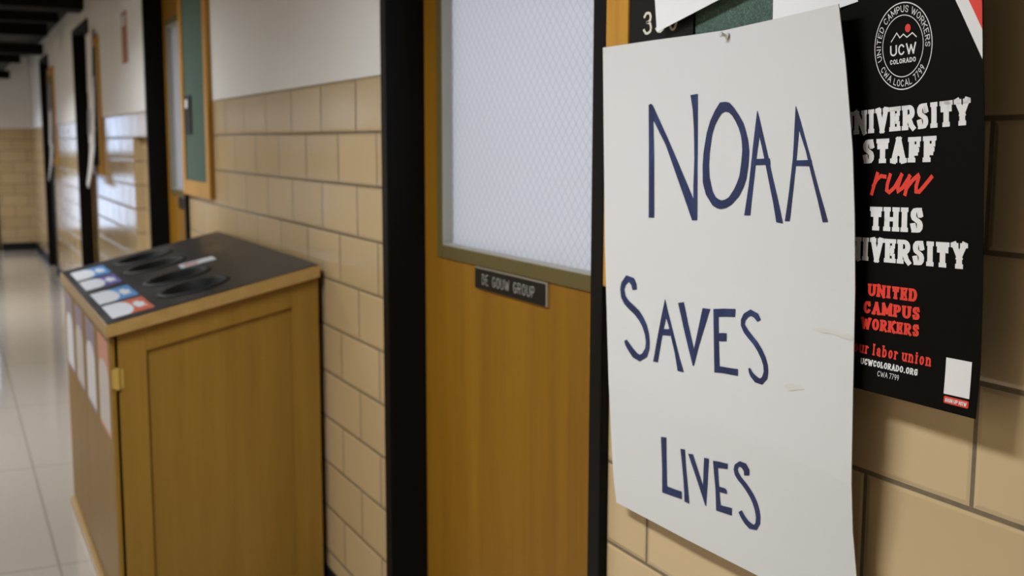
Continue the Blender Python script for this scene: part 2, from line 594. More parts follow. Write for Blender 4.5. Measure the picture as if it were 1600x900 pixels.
# glyph: width, strokes, slab serifs as (x, y) of stem ends, ticks as short vertical strokes (slab style only)
GL = {
    'A': (0.80, [[(0, 0), (.5, 1)], [(.5, 1), (1, 0)], [(.2, .34), (.8, .34)]], [(0, 0), (1, 0)], []),
    'B': (0.68, [[(0, 0), (0, 1)], [(0, 1)] + arc(.55, .77, .4, .23, 90, -90) + [(0, .54)], [(0, .54)] + arc(.6, .27, .4, .27, 90, -90) + [(0, 0)]], [], []),
    'C': (0.74, [arc(.5, .5, .5, .5, 42, 318, 22)], [], [((.97, 1), (.97, .7))]),
    'D': (0.76, [[(0, 0), (0, 1)], [(0, 1), (.45, 1)] + arc(.45, .5, .55, .5, 90, -90) + [(0, 0)]], [(0, 0), (0, 1)], []),
    'E': (0.66, [[(0, 0), (0, 1)], [(0, 1), (1, 1)], [(0, .51), (.72, .51)], [(0, 0), (1, 0)]], [(0, 0), (0, 1)], [((1, 1), (1, .74)), ((1, 0), (1, .26)), ((.72, .66), (.72, .36))]),
    'F': (0.66, [[(.08, 0), (.08, 1)], [(.08, 1), (1, 1)], [(.08, .48), (.74, .48)]], [(.08, 0), (.08, 1)], [((1, 1), (1, .72)), ((.74, .64), (.74, .32))]),
    'G': (0.78, [arc(.5, .5, .5, .5, 42, 325, 22), [(.55, .46), (1, .46)], [(.96, .46), (.96, .08)]], [], [((.97, 1), (.97, .72))]),
    'H': (0.78, [[(0, 0), (0, 1)], [(1, 0), (1, 1)], [(0, .5), (1, .5)]], [(0, 0), (0, 1), (1, 0), (1, 1)], []),
    'I': (0.30, [[(.5, 0), (.5, 1)]], [(.5, 0), (.5, 1)], []),
    'K': (0.78, [[(0, 0), (0, 1)], [(.95, 1), (0, .38)], [(.32, .6), (1, 0)]], [(0, 0), (0, 1), (.95, 1), (1, 0)], []),
    'L': (0.62, [[(0, 0), (0, 1)], [(0, 0), (1, 0)]], [(0, 1), (0, 0)], [((1, 0), (1, .3))]),
    'M': (0.96, [[(0, 0), (0, 1)], [(0, 1), (.5, .22)], [(.5, .22), (1, 1)], [(1, 1), (1, 0)]], [(0, 0), (1, 0)], []),
    'N': (0.82, [[(0, 0), (0, 1)], [(0, 1), (1, 0)], [(1, 0), (1, 1)]], [(0, 0), (0, 1), (1, 1)], []),
    'O': (0.78, [arc(.5, .5, .5, .5, 90, 450, 30)], [], []),
    'P': (0.68, [[(0, 0), (0, 1)], [(0, 1)] + arc(.55, .73, .45, .27, 90, -90) + [(0, .46)]], [(0, 0), (0, 1)], []),
    'R': (0.74, [[(0, 0), (0, 1)], [(0, 1)] + arc(.52, .74, .43, .26, 90, -90) + [(0, .48)], [(.5, .48), (.84, .1), (1, .02)]], [(0, 0), (0, 1)], []),
    'S': (0.66, [S_LINE], [], [((.97, 1), (.97, .74)), ((.02, 0), (.02, .24))]),
    'T': (0.72, [[(.5, 0), (.5, 1)], [(0, 1), (1, 1)]], [(.5, 0)], [((0, 1), (0, .7)), ((1, 1), (1, .7))]),
    'U': (0.78, [[(0, 1), (0, .36)] + arc(.5, .36, .5, .36, 180, 360, 14) + [(1, 1)]], [(0, 1), (1, 1)], []),
    'V': (0.78, [[(0, 1), (.5, 0)], [(.5, 0), (1, 1)]], [(0, 1), (1, 1)], []),
    'W': (1.12, [[(0, 1), (.25, 0)], [(.25, 0), (.5, .82)], [(.5, .82), (.75, 0)], [(.75, 0), (1, 1)]], [(0, 1), (1, 1)], []),
    'Y': (0.78, [[(0, 1), (.5, .45)], [(1, 1), (.5, .45)], [(.5, .45), (.5, 0)]], [(0, 1), (1, 1), (.5, 0)], []),
    '3': (0.58, [[(.05, .86), (.25, .98), (.5, 1), (.78, .96), (.93, .8), (.85, .62), (.45, .54)], [(.45, .54), (.85, .47), (1, .27), (.9, .09), (.55, 0), (.22, .02), (0, .16)]], [], []),
    '5': (0.58, [[(.92, 1), (.16, 1), (.08, .56), (.3, .63), (.6, .62), (.88, .5), (1, .32), (.9, .1), (.55, 0), (.2, .03), (0, .14)]], [], []),
    '0': (0.58, [arc(.5, .5, .5, .5, 90, 450, 26)], [], []),
    '7': (0.56, [[(0, 1), (1, 1), (.35, 0)]], [], []),
    '9': (0.58, [arc(.5, .7, .46, .3, 0, 360, 22), [(.96, .7), (.9, .4), (.55, 0)]], [], []),
    '.': (0.12, [[(.5, 0), (.5, .04)]], [], []),
    'o': (0.56, [arc(.5, .34, .5, .34, 90, 450, 24)], [], []),
    'u': (0.60, [[(0, .68), (0, .26)] + arc(.45, .24, .45, .24, 180, 350, 10), [(1, .68), (1, 0)]], [(0, .68), (1, .68), (1, 0)], []),
    'r': (0.46, [[(.1, 0), (.1, .68)], [(.1, .4), (.4, .62), (.7, .68), (1, .62)]], [(.1, 0), (.1, .68)], []),
    'l': (0.22, [[(.5, 0), (.5, 1)]], [(.5, 0), (.5, 1)], []),
    'a': (0.56, [[(.08, .58), (.3, .68), (.62, .68), (.85, .58), (.88, .4), (.88, .08), (1, 0)], arc(.44, .21, .42, .21, 60, 420, 20)], [], []),
    'b': (0.60, [[(.05, 0), (.05, 1)], arc(.5, .34, .48, .34, 90, 450, 22)], [(.05, 1)], []),
    'n': (0.62, [[(.05, 0), (.05, .68)], [(.05, .44), (.25, .62), (.55, .68), (.85, .6), (.95, .42), (.95, 0)]], [(.05, 0), (.05, .68), (.95, 0)], []),
    'i': (0.22, [[(.5, 0), (.5, .68)], [(.5, .9), (.5, .95)]], [(.5, 0), (.5, .68)], []),
}


def pen(pl, wv, wh, cap=True):
    """Left and right side of a stroke drawn with an elliptic pen."""
    n = len(pl)
    closed = math.dist(pl[0], pl[-1]) < 1e-6
    L, R = [], []
    for i in range(n):
        a = pl[i - 1] if i > 0 else (pl[-2] if closed else None)
        b = pl[i + 1] if i < n - 1 else (pl[1] if closed else None)
        ds = []
        for p, q in ((a, pl[i]), (pl[i], b)):
            if p is None or q is None:
                continue
            d = math.dist(p, q)
            if d > 1e-9:
                ds.append(((q[0] - p[0]) / d, (q[1] - p[1]) / d))
        tx, ty = sum(d[0] for d in ds), sum(d[1] for d in ds)
        l = math.hypot(tx, ty) or 1.0
        tx, ty = tx / l, ty / l
        k = 1.0
        if len(ds) == 2:
            k = 1.0 / max(0.55, abs(tx * ds[0][0] + ty * ds[0][1]))
        nx, ny = -ty * wv / 2 * k, tx * wh / 2 * k
        ex = ey = 0.0
        if cap and not closed and i in (0, n - 1):
            s = -1 if i == 0 else 1
            e = abs(tx) * wv / 2 + abs(ty) * wh / 2
            ex, ey = tx * e * s, ty * e * s
        L.append((pl[i][0] + nx + ex, pl[i][1] + ny + ey))
        R.append((pl[i][0] - nx + ex, pl[i][1] - ny + ey))
    return L, R


def text_tris(txt, wv, wh, slab=0.0, gap=0.1, space=0.35):
    """Triangles of a line of text, cap height 1, and its length."""
    x = 0.0
    out = []
    for ch in txt:
        if ch == ' ':
            x += space
            continue
        w, strokes, serifs, ticks = GL[ch]
        w = max(w, wv + 0.02) if not slab else max(w + slab * 0.6, wv + 2 * slab)
        sl = slab
        x0 = x + wv / 2 + sl * 0.5
        iw = max(0.0, w - wv - sl)
        def mp(p):
            return (x0 + p[0] * iw, wh / 2 + p[1] * (1 - wh))
        for s in strokes:
            L, R = pen([mp(p) for p in s], wv, wh)
            out += strip_tris(L, R, 9)
        if slab:
            for p in serifs:
                q = mp(p)
                a = wv / 2 + sl * 0.5
                out += strip_tris([(q[0] - a, q[1] - wh / 2), (q[0] + a, q[1] - wh / 2)], [(q[0] - a, q[1] + wh / 2), (q[0] + a, q[1] + wh / 2)], 9)
            for a, b in ticks:
                L, R = pen([mp(a), mp(b)], wv * 0.62, wh)
                out += strip_tris(L, R, 9)
        x += w + gap
    return out, x - gap


def quad_text(txt, q, wv, wh, slab=0.0, gap=0.1, space=0.35, lim=0.02):
    """Text fitted into the quad TL, TR, BR, BL (surface coordinates, y down)."""
    tr, ln = text_tris(txt, wv, wh, slab, gap, space)
    def mp(p):
        u, v = p[0] / ln, p[1]
        return tuple((q[0][k] * (1 - u) + q[1][k] * u) * v + (q[3][k] * (1 - u) + q[2][k] * u) * (1 - v) for k in (0, 1))
    out = []
    for t in tr:
        out += split_tris([mp(p) for p in t], [(0, 1, 2)], lim)
    return out


def ring_text(txt, cx, cy, r, h, a_mid, span, wv, wh, outside=True):
    """Text along a circle; a_mid is the angle of its middle, degrees anticlockwise from +x (y down)."""
    tr, ln = text_tris(txt, wv, wh, 0.0, 0.2, 0.5)
    out = []
    for t in tr:
        p2 = []
        for p in t:
            f = p[0] / ln - 0.5
            if outside:
                a = math.radians(a_mid - f * span)
                rr = r + (p[1] - 0.5) * h
            else:
                a = math.radians(a_mid + f * span)
                rr = r - (p[1] - 0.5) * h
            p2.append((cx + rr * math.cos(a), cy - rr * math.sin(a)))
        out.append(tuple(p2))
    return out


def ring_tris(cx, cy, r0, r1, n=64):
    def c(r, k):
        return (cx + r * math.cos(2 * math.pi * k / n), cy + r * math.sin(2 * math.pi * k / n))
    return strip_tris([c(r0, k) for k in range(n + 1)], [c(r1, k) for k in range(n + 1)], 9)


def line_tris(pl, w, lim=0.02):
    L, R = pen(pl, w, w, cap=False)
    return strip_tris(L, R, lim)

INK = {
 'N1': [(.2283, .1282), (.2395, .1261), (.2489, .1578), (.2507, .2363), (.2497, .3548), (.2241, .3558)],
 'N2': [(.2282, .1292), (.2395, .1261), (.2473, .1291), (.3118, .1939), (.3842, .2714), (.4209, .3114), (.4363, .3305), (.4366, .3516), (.4163, .3531), (.3479, .2654), (.3038, .209), (.2496, .1595), (.2388, .149)],
 'N3': [(.4132, .1138), (.4435, .1126), (.4378, .2414), (.4366, .3516), (.4211, .3392), (.421, .287), (.4253, .235), (.425, .1767), (.4214, .141)],
 'A1': [(.6786, .1513), (.6847, .1915), (.6699, .2329), (.6632, .2597), (.6511, .3077), (.6453, .3356), (.6222, .3362), (.6394, .2837), (.6562, .2178), (.6687, .1792)],
 'A2': [(.6786, .1513), (.6886, .1739), (.7047, .2126), (.7249, .2594), (.7455, .3027), (.7645, .3455), (.7411, .3441), (.7302, .3118), (.7136, .2712), (.7004, .239), (.6797, .1884), (.6739, .1704)],
 'A3': [(.6543, .2363), (.7191, .2356), (.7214, .2463), (.6529, .2474)],
 'B1': [(.8217, .1492), (.8298, .1864), (.818, .2254), (.8096, .259), (.796, .31), (.7884, .3405), (.7713, .3412), (.7867, .2932), (.8023, .2365), (.8119, .1916)],
 'B2': [(.8217, .1492), (.836, .1754), (.8526, .2118), (.8707, .2476), (.8919, .2883), (.9187, .3363), (.9015, .3375), (.8856, .302), (.8644, .2586), (.8483, .2229), (.8273, .1863), (.8216, .1666)],
 'B3': [(.8041, .2393), (.8681, .2386), (.8694, .2487), (.8026, .2483)],
 'SA1': [(.2985, .5156), (.3063, .5471), (.2949, .5703), (.2806, .6022), (.2624, .6495), (.2401, .6505), (.2627, .596), (.2812, .5524)],
 'SA2': [(.2985, .5156), (.3095, .5359), (.3248, .5615), (.3432, .5921), (.3645, .6275), (.3831, .6535), (.3554, .6545), (.342, .6194), (.3247, .5888), (.3124, .5656), (.3001, .5505), (.2927, .5321)],
 'SA3': [(.2745, .5791), (.3322, .5733), (.3371, .5868), (.2775, .5915)],
 'SV1': [(.357, .5183), (.3822, .5143), (.3994, .5509), (.4271, .6036), (.4298, .6272), (.4252, .6352), (.4218, .6349), (.4058, .6088), (.382, .5661)],
 'SV2': [(.4612, .5185), (.4919, .5176), (.4702, .554), (.4458, .5961), (.4264, .6351), (.4229, .6307), (.4249, .6055), (.4397, .5704)],
 'SE1': [(.5048, .5161), (.5245, .5142), (.5272, .5659), (.5336, .634), (.5119, .6364), (.5081, .5757)],
 'SE2': [(.5048, .5161), (.5497, .511), (.592, .508), (.591, .5231), (.5502, .5262), (.5239, .5291)],
 'SE3': [(.5222, .5605), (.5408, .5577), (.5584, .5565), (.5584, .5713), (.5413, .5735), (.5226, .5748)],
 'SE4': [(.5119, .6364), (.5134, .6281), (.5332, .6216), (.5702, .6199), (.606, .6179), (.6065, .6304), (.5871, .6315), (.5486, .633)],
 'L1': [(.2708, .8037), (.2969, .8008), (.2936, .8493), (.2895, .9178), (.2641, .9231), (.2698, .8718), (.2706, .8383)],
 'L2': [(.2641, .9231), (.2754, .9117), (.2909, .9044), (.3288, .9033), (.3601, .9014), (.359, .9177), (.3156, .9203)],
 'LI': [(.3629, .8119), (.3828, .8101), (.3865, .8591), (.3927, .9196), (.3709, .9202), (.3707, .8797), (.3678, .8453)],
 'LV1': [(.3976, .8161), (.4193, .8133), (.4393, .8415), (.461, .8738), (.4698, .8988), (.4646, .9097), (.4582, .9013), (.4364, .869)],
 'LV2': [(.4677, .8112), (.4883, .8095), (.4798, .853), (.4667, .9092), (.4629, .9052), (.4555, .8872), (.4592, .862)],
 'LE1': [(.5051, .8099), (.5247, .8081), (.5258, .8391), (.5279, .8769), (.531, .905), (.5096, .9085), (.511, .866), (.5081, .8354)],
 'LE2': [(.5051, .8099), (.5338, .8069), (.5666, .8045), (.5651, .8154), (.5432, .818), (.5206, .8214)],
 'LE3': [(.5124, .8576), (.53, .8569), (.5523, .8557), (.5585, .8587), (.5578, .8655), (.5339, .8673), (.5111, .8696)],
 'LE4': [(.5096, .9085), (.5156, .8987), (.5282, .8936), (.5511, .8916), (.576, .8893), (.5734, .9048), (.5398, .9065)],
 'O_out': [(.5513, .1306), (.5304, .1312), (.5114, .1448), (.492, .1634), (.4762, .187), (.4627, .2221), (.4584, .2477), (.4591, .2798), (.4713, .302), (.4981, .322), (.5147, .3262), (.5311, .3272), (.5505, .3243), (.5711, .3183), (.6019, .3023), (.6188, .2869), (.6302, .2717), (.6384, .2476), (.6426, .2236), (.6387, .2024), (.6316, .1871), (.6224, .1716), (.6062, .1574), (.5861, .1427), (.5689, .1333)],
 'O_in': [(.5505, .1489), (.5361, .1517), (.5219, .1617), (.5089, .1732), (.4976, .1904), (.487, .2221), (.4835, .2475), (.4861, .2697), (.4981, .2949), (.5094, .3051), (.52, .3089), (.533, .3111), (.5473, .3088), (.5607, .3045), (.5815, .2903), (.5938, .2779), (.6034, .2656), (.6103, .2443), (.6154, .2201), (.6143, .2048), (.6109, .1926), (.6034, .1801), (.5917, .1681), (.5783, .1572), (.5658, .1511)],
 'S1': [[(.1632, .5082), (.1618, .496), (.1496, .4851), (.1108, .4823), (.0844, .5), (.0776, .5146), (.0818, .5318), (.0963, .5443), (.1209, .5537), (.1508, .5628), (.171, .5722), (.1879, .5836), (.2, .5983), (.2051, .614), (.2016, .6274), (.1859, .6407), (.1735, .6447), (.1602, .6429), (.1403, .6354), (.1219, .6269), (.1073, .6203)], [(.1416, .5114), (.1356, .5015), (.1267, .4969), (.1245, .4955), (.108, .5031), (.0995, .5129), (.105, .5268), (.1204, .5348), (.1438, .5422), (.175, .5519), (.1946, .5641), (.2106, .5775), (.2204, .5943), (.2238, .6115), (.2225, .627), (.209, .6456), (.173, .6591), (.1379, .6554), (.1166, .6449), (.1005, .6343), (.0931, .6248)]],
 'S2': [[(.69, .5185), (.6789, .5082), (.651, .5036), (.6253, .5133), (.6146, .5254), (.6146, .5362), (.6261, .5478), (.6455, .5573), (.6638, .5655), (.6815, .5767), (.6942, .5879), (.7021, .5982), (.7046, .609), (.6995, .6188), (.6933, .6234), (.6848, .6229), (.6703, .6189), (.6618, .6152), (.6537, .6096)], [(.6773, .5235), (.6647, .517), (.6515, .5153), (.6413, .5191), (.6317, .5262), (.6303, .5328), (.6427, .5411), (.6606, .5499), (.6788, .5585), (.697, .5706), (.7101, .5827), (.7178, .5945), (.7202, .6071), (.7174, .6202), (.6998, .6333), (.6734, .6332), (.657, .6259), (.6497, .6194), (.6468, .6115)]],
 'S3': [[(.652, .8106), (.653, .7998), (.6411, .7899), (.6157, .7902), (.5955, .8001), (.59, .8111), (.5943, .8207), (.6066, .8286), (.623, .8354), (.6384, .8436), (.6512, .8521), (.6612, .8621), (.6681, .8738), (.6708, .8862), (.668, .897), (.6629, .9023), (.6545, .9023), (.6399, .8993), (.6266, .8926), (.6164, .8848)], [(.6319, .8146), (.6317, .8068), (.6234, .802), (.6153, .801), (.6107, .8029), (.6058, .808), (.6105, .814), (.6218, .8203), (.6382, .8271), (.6543, .8356), (.6676, .8446), (.6781, .8552), (.6849, .8679), (.6873, .8818), (.6846, .8951), (.6706, .9106), (.6417, .9147), (.6243, .9086), (.6109, .9003), (.6019, .8912)]],
}
N_T = [(-1.5231, 0.9145, 1.4961), (-1.3855, 0.915, 1.4965), (-1.2983, 0.9155, 1.4961), (-1.2204, 0.916, 1.4963), (-1.1062, 0.906, 1.4997), (-0.9776, 0.888, 1.5029)]
N_B = [(-1.486, 0.928, 0.7799), (-1.2983, 0.925, 0.7827), (-1.1273, 0.925, 0.7857), (-0.9464, 0.93, 0.7827)]
N_L = [(-1.5231, 0.9145, 1.4961), (-1.5097, 0.9145, 1.1945), (-1.4982, 0.918, 0.9747), (-1.4921, 0.925, 0.825), (-1.486, 0.928, 0.7799)]
N_R = [(-0.9776, 0.888, 1.5029), (-0.963, 0.888, 1.4389), (-0.9487, 0.89, 1.3421), (-0.9448, 0.893, 1.2706), (-0.9446, 0.898, 1.1891), (-0.9458, 0.903, 1.0511), (-0.9473, 0.907, 0.9678), (-0.9501, 0.915, 0.9048), (-0.9482, 0.922, 0.8502), (-0.9464, 0.93, 0.7827)]
B_T = [(-1.0182, 0.9165, 1.5274), (-0.7894, 0.892, 1.5314)]
B_B = [(-1.008, 0.9165, 1.0728), (-0.9552, 0.9135, 1.0737), (-0.7792, 0.907, 1.0768)]
B_L = [(-1.0182, 0.9165, 1.5274), (-1.0119, 0.9165, 1.482), (-1.0077, 0.9165, 1.4269), (-1.0031, 0.9165, 1.3759), (-1.0012, 0.9165, 1.2817), (-1.0012, 0.9165, 1.2071), (-1.003, 0.9165, 1.1249), (-1.008, 0.9165, 1.0728)]
B_R = [(-0.7894, 0.892, 1.5314), (-0.7831, 0.89, 1.486), (-0.7789, 0.89, 1.4309), (-0.7743, 0.89, 1.3799), (-0.7724, 0.894, 1.2857), (-0.7724, 0.899, 1.2111), (-0.7742, 0.904, 1.1289), (-0.7792, 0.907, 1.0768)]
# ================================================================== THE SETTING
WY = 0.95            # face of the tiled wall
STEP = 3.57          # from one office door to the next
NDOOR = 4
DL, DR = -2.582, -1.548   # outer edges of the near door frame
DTOP = 2.22
CEIL = 2.40
X_END, X_BACK, Y_OPP = -15.35, 2.4, -1.35

m = MB()
m.box(X_END - 0.4, X_BACK + 0.1, Y_OPP - 0.1, WY + 2.9, -0.1, 0.0)
struct(m.build('floor', M['floor']), 'polished beige terrazzo corridor floor')

# tiled wall with the door openings; a shallow recess just beyond the second door
m = MB()
xr = X_BACK
rec0, rec1, rec_top, rec_d = -6.74, DL - STEP, 1.513 - TILE_H, 0.05
for k in range(NDOOR):
    l, r = DL - STEP * k, DR - STEP * k
    m.box(r, xr, WY, WY + 0.16, 0, CEIL)
    m.box(l, r, WY, WY + 0.16, DTOP, CEIL)
    xr = l
    if k == 1:
        m.box(rec0, rec1, WY, WY + 0.16, rec_top, CEIL)
        m.box(rec0, rec1, WY + rec_d, WY + 0.16, 0, rec_top)
        xr = rec0
m.box(X_END, xr, WY, WY + 0.16, 0, CEIL)
struct(m.build('wall_right', M['wall']), 'corridor wall of beige glazed tile with white plaster above')

m = MB()
EY0, EY1, ETOP = -0.36, 0.49, 2.1
m.box(X_END - 0.15, X_END, EY1, WY + 0.16, 0, CEIL)
m.box(X_END - 0.15, X_END, Y_OPP, EY0, 0, CEIL)
m.box(X_END - 0.15, X_END, EY0, EY1, ETOP, CEIL)
struct(m.build('wall_end', M['wall']), 'far end wall of beige tile and white plaster')
m = MB()
m.box(X_END, X_BACK, Y_OPP - 0.1, Y_OPP, 0, CEIL)
struct(m.build('wall_left', M['wall']), 'opposite tiled corridor wall')
m = MB()
m.box(X_BACK, X_BACK + 0.1, Y_OPP - 0.1, WY + 0.16, 0, CEIL)
struct(m.build('wall_back', M['wall']), 'tiled wall closing the corridor behind the viewer')

# offices behind the doors
m = MB()
def shell(x0, x1, y0, y1, z1):
    m.box(x0 - 0.08, x0, y0, y1, 0, z1)
    m.box(x1, x1 + 0.08, y0, y1, 0, z1)
    m.box(x0 - 0.08, x1 + 0.08, y1, y1 + 0.08, 0, z1)
    m.box(x0 - 0.08, x1 + 0.08, y0, y1 + 0.08, z1, z1 + 0.08)
shell(-4.2, -0.3, WY + 0.16, WY + 2.7, 2.6)
shell(-15.2, -4.36, WY + 0.16, WY + 2.7, 2.6)
struct(m.build('wall_office', M['white_plaster']), 'plain white office walls behind the doors')

# ceiling with black cross members
m = MB()
m.box(X_END - 0.15, X_BACK + 0.1, Y_OPP - 0.1, WY + 0.1, CEIL, CEIL + 0.1)
ceiling = struct(m.build('ceiling', M['ceiling_grey']), 'low charcoal corridor ceiling with black cross beams')
LOW = 2.185          # underside of the lowered part farther along
m = MB()
m.box(X_END, -6.7, Y_OPP, 0.66, LOW, LOW + 0.03, 0.003)
m.build('lowered_panel', M['ceiling_grey'], ceiling)
for bx, ye, w in ((-14.95, 0.72, 0.10), (-12.0, 0.68, 0.04), (-10.75, 0.79, 0.10), (-8.86, 0.69, 0.04), (-7.85, 0.68, 0.04), (-7.1, 0.745, 0.12)):
    m = MB()
    m.box(bx - w, bx + w, Y_OPP, ye, 2.10, LOW, 0.004)
    m.build('cross_beam', M['dark_metal'], ceiling)
for bx in (-3.6, -0.3, 0.4):
    m = MB()
    m.box(bx - 0.06, bx + 0.06, Y_OPP, 0.78, 2.30, CEIL, 0.004)
    m.build('cross_beam', M['dark_metal'], ceiling)

# cove base
m = MB()
segs = [(DR, X_BACK)] + [(DR - STEP * (k + 1), DL - STEP * k) for k in range(NDOOR - 1)] + [(X_END, DL - STEP * (NDOOR - 1))]
prof = [(WY - 0.010, 0), (WY - 0.007, 0.02), (WY - 0.006, 0.092), (WY - 0.002, 0.097), (WY, 0.097), (WY, 0)]
for a, b in segs:
    if a < rec0 < b:
        m.prism(prof, 'x', a, rec0)
        m.prism([(y + rec_d, z) for y, z in prof], 'x', rec0, rec1)
    else:
        m.prism(prof, 'x', a, b)
struct(m.build('baseboard_right', M['black_rubber']), 'black cove base along the tiled wall')
m = MB()
m.box(X_END, X_END + 0.008, EY1 + 0.06, WY, 0, 0.097)
m.box(X_END, X_END + 0.008, Y_OPP, EY0 - 0.06, 0, 0.097)
struct(m.build('baseboard_end', M['black_rubber']), 'black cove base along the far end wall')
m = MB()
m.box(X_END, X_BACK, Y_OPP, Y_OPP + 0.008, 0, 0.097)
struct(m.build('baseboard_left', M['black_rubber']), 'black cove base along the opposite wall')

# ------------------------------------------------------------------ office doors
door = thing('door_1', ((DL + DR) / 2, WY, 0))
struct(door, 'amber oak office door with frosted wire glass in a black metal frame')
FY = WY - 0.016          # front of the frame
FW = 0.039               # width of its face
LY = 1.030               # face of the leaf
m = MB()
def jamb(xo, xi):
    m.box(min(xo, xi), max(xo, xi), FY, WY + 0.16, 0, DTOP, 0.003)
jamb(DL, DL + FW)
jamb(DR, DR - FW)
m.box(DL + FW, DR - FW, FY, WY + 0.16, DTOP - FW, DTOP, 0.003)
# stops behind the leaf
m.box(DL + FW, DL + FW + 0.014, LY + 0.047, WY + 0.16, 0, DTOP - FW)
m.box(DR - FW - 0.014, DR - FW, LY + 0.047, WY + 0.16, 0, DTOP - FW)
m.box(DL + FW, DR - FW, LY + 0.047, WY + 0.16, DTOP - FW - 0.014, DTOP - FW)
m.build('door_frame', M['black_paint'], door)
lx0, lx1 = DL + FW + 0.003, DR - FW - 0.003
gx0, gx1 = -2.455, lx1 - (-2.455 - lx0)
gz0, gz1 = 1.083, 1.96
m = MB()
for a in ((lx0, gx0 + 0.02, 0.01, DTOP - FW - 0.004), (gx1 - 0.02, lx1, 0.01, DTOP - FW - 0.004), (gx0 + 0.02, gx1 - 0.02, 0.01, gz0 + 0.015), (gx0 + 0.02, gx1 - 0.02, gz1 - 0.015, DTOP - FW - 0.004)):
    m.box(a[0], a[1], LY, LY + 0.044, a[2], a[3])
m.build('leaf', M['door_wood'], door)
m = MB()
tw = 0.032
for a in ((gx0, gx0 + tw, gz0, gz1), (gx1 - tw, gx1, gz0, gz1), (gx0 + tw, gx1 - tw, gz0, gz0 + tw - 0.002), (gx0 + tw, gx1 - tw, gz1 - tw, gz1)):
    m.box(a[0], a[1], LY - 0.005, LY + 0.049, a[2], a[3], 0.0015)
m.build('glass_stop', M['olive_metal'], door)
m = MB()
bw = 0.003
for a in ((gx0 + tw, gx0 + tw + bw, gz0 + tw, gz1 - tw), (gx1 - tw - bw, gx1 - tw, gz0 + tw, gz1 - tw), (gx0 + tw + bw, gx1 - tw - bw, gz0 + tw - 0.002, gz0 + tw + 0.001), (gx0 + tw + bw, gx1 - tw - bw, gz1 - tw - bw, gz1 - tw)):
    m.box(a[0], a[1], LY - 0.004, LY + 0.0208, a[2], a[3])
m.build('lit_reveal_strip', M['lit_reveal'], door)  # added pale strips: the reveal's brightness beside the glass is painted in
m = MB()
m.box(gx0 + tw - 0.004, gx1 - tw + 0.004, LY + 0.021, LY + 0.027, gz0 + tw - 0.006, gz1 - tw + 0.004)
m.build('glass_pane', M['wire_glass'], door)
m = MB()
m.lathe([(0.030, 0), (0.030, 0.005), (0.012, 0.008), (0.011, 0.022), (0.020, 0.028), (0.024, 0.036), (0.020, 0.044), (0.0, 0.047)], (lx1 - 0.065, LY, 0.99), (0, -1, 0))
m.build('door_knob', M['aluminium'], door, smooth=True)
for k in range(1, NDOOR):
    d = copy_tree(door, None, -STEP * k)
    d.name = 'door_%d' % (k + 1)
    struct(d, ('amber oak office door just beyond the recycling cabinet', 'black framed office door third along the corridor', 'black framed office door nearest the far end wall')[k - 1])

# glazed exit at the far end
ex = thing('door_5', (X_END, (EY0 + EY1) / 2, 0))
struct(ex, 'glazed black metal exit door at the far end letting in daylight')
m = MB()
for y0, y1 in ((EY0 - 0.05, EY0 + 0.08), (EY1 - 0.06, EY1 + 0.045), (0.10, 0.16)):
    m.box(X_END - 0.10, X_END + 0.02, y0, y1, 0, ETOP, 0.003)
for z0, z1 in ((0.0, 0.25), (0.92, 1.22), (1.72, ETOP + 0.03)):
    m.box(X_END - 0.09, X_END + 0.015, EY0 + 0.08, EY1 - 0.06, z0, z1, 0.003)
m.build('door_frame', M['black_paint'], ex)
for y0, y1 in ((EY0 + 0.08, 0.10), (0.16, EY1 - 0.06)):
    for z0, z1 in ((0.25, 0.92), (1.22, 1.72)):
        m = MB()
        m.box(X_END - 0.05, X_END - 0.044, y0, y1, z0, z1)
        m.build('glass_pane', M['clear_glass'], ex)

# ------------------------------------------------------------------ ceiling lights
def ceiling_light(x, y, label, watts=LAMP_WATTS, z=CEIL, warm=LAMP_WARM, group='ceiling lights along the corridor', spread=LAMP_SPREAD):
    t = thing('ceiling_light', (x, y, z), label, 'light', group)
    m = MB()
    for a in ((x - 0.62, x + 0.62, y - 0.17, y - 0.15), (x - 0.62, x + 0.62, y + 0.15, y + 0.17), (x - 0.62, x - 0.60, y - 0.15, y + 0.15), (x + 0.60, x + 0.62, y - 0.15, y + 0.15)):
        m.box(a[0], a[1], a[2], a[3], z - 0.05, z, 0.002)
    m.box(x - 0.6, x + 0.6, y - 0.15, y + 0.15, z - 0.01, z)
    m.build('housing', M['white_plaster'], t)
    m = MB()
    m.box(x - 0.6, x + 0.6, y - 0.15, y + 0.15, z - 0.03, z - 0.022)
    m.build('diffuser', M['diffuser'], t)
    ld = bpy.data.lights.new('fluorescent_lamp', 'AREA')
    ld.shape = 'RECTANGLE'
    ld.size, ld.size_y = 1.18, 0.28
    ld.energy = watts
    ld.color = warm
    ld.spread = spread
    lo = bpy.data.objects.new('lamp', ld)
    C.objects.link(lo)
    lo.parent = t
    lo.location = (0, 0, -0.04)
    return t

for i, (x, wf) in enumerate(((1.6, 0.10), (-1.6, 1.75), (-5.6, 1.75), (-9.8, 2.0), (-13.5, 1.15))):  # the lamp behind the viewer is an added dim fill
    ceiling_light(x, -0.4, 'flat white fluorescent light on the corridor ceiling, %s' % ('an added weak fill behind the viewer', 'facing the near office door', 'past the wooden recycling cabinet', 'between the second and third doors', 'closest to the glazed exit')[i], LAMP_WATTS * wf, z=CEIL if x > -6.7 else LOW)
ceiling_light(-2.1, 2.3, 'white office ceiling light behind the near frosted door', OFFICE_WATTS, 2.6, (0.88, 0.92, 1.0), 'office lights', math.pi)
ceiling_light(-5.6, 2.3, 'white office ceiling light behind the second frosted door', 0.4, 2.6, (0.88, 0.92, 1.0), 'office lights', math.pi)

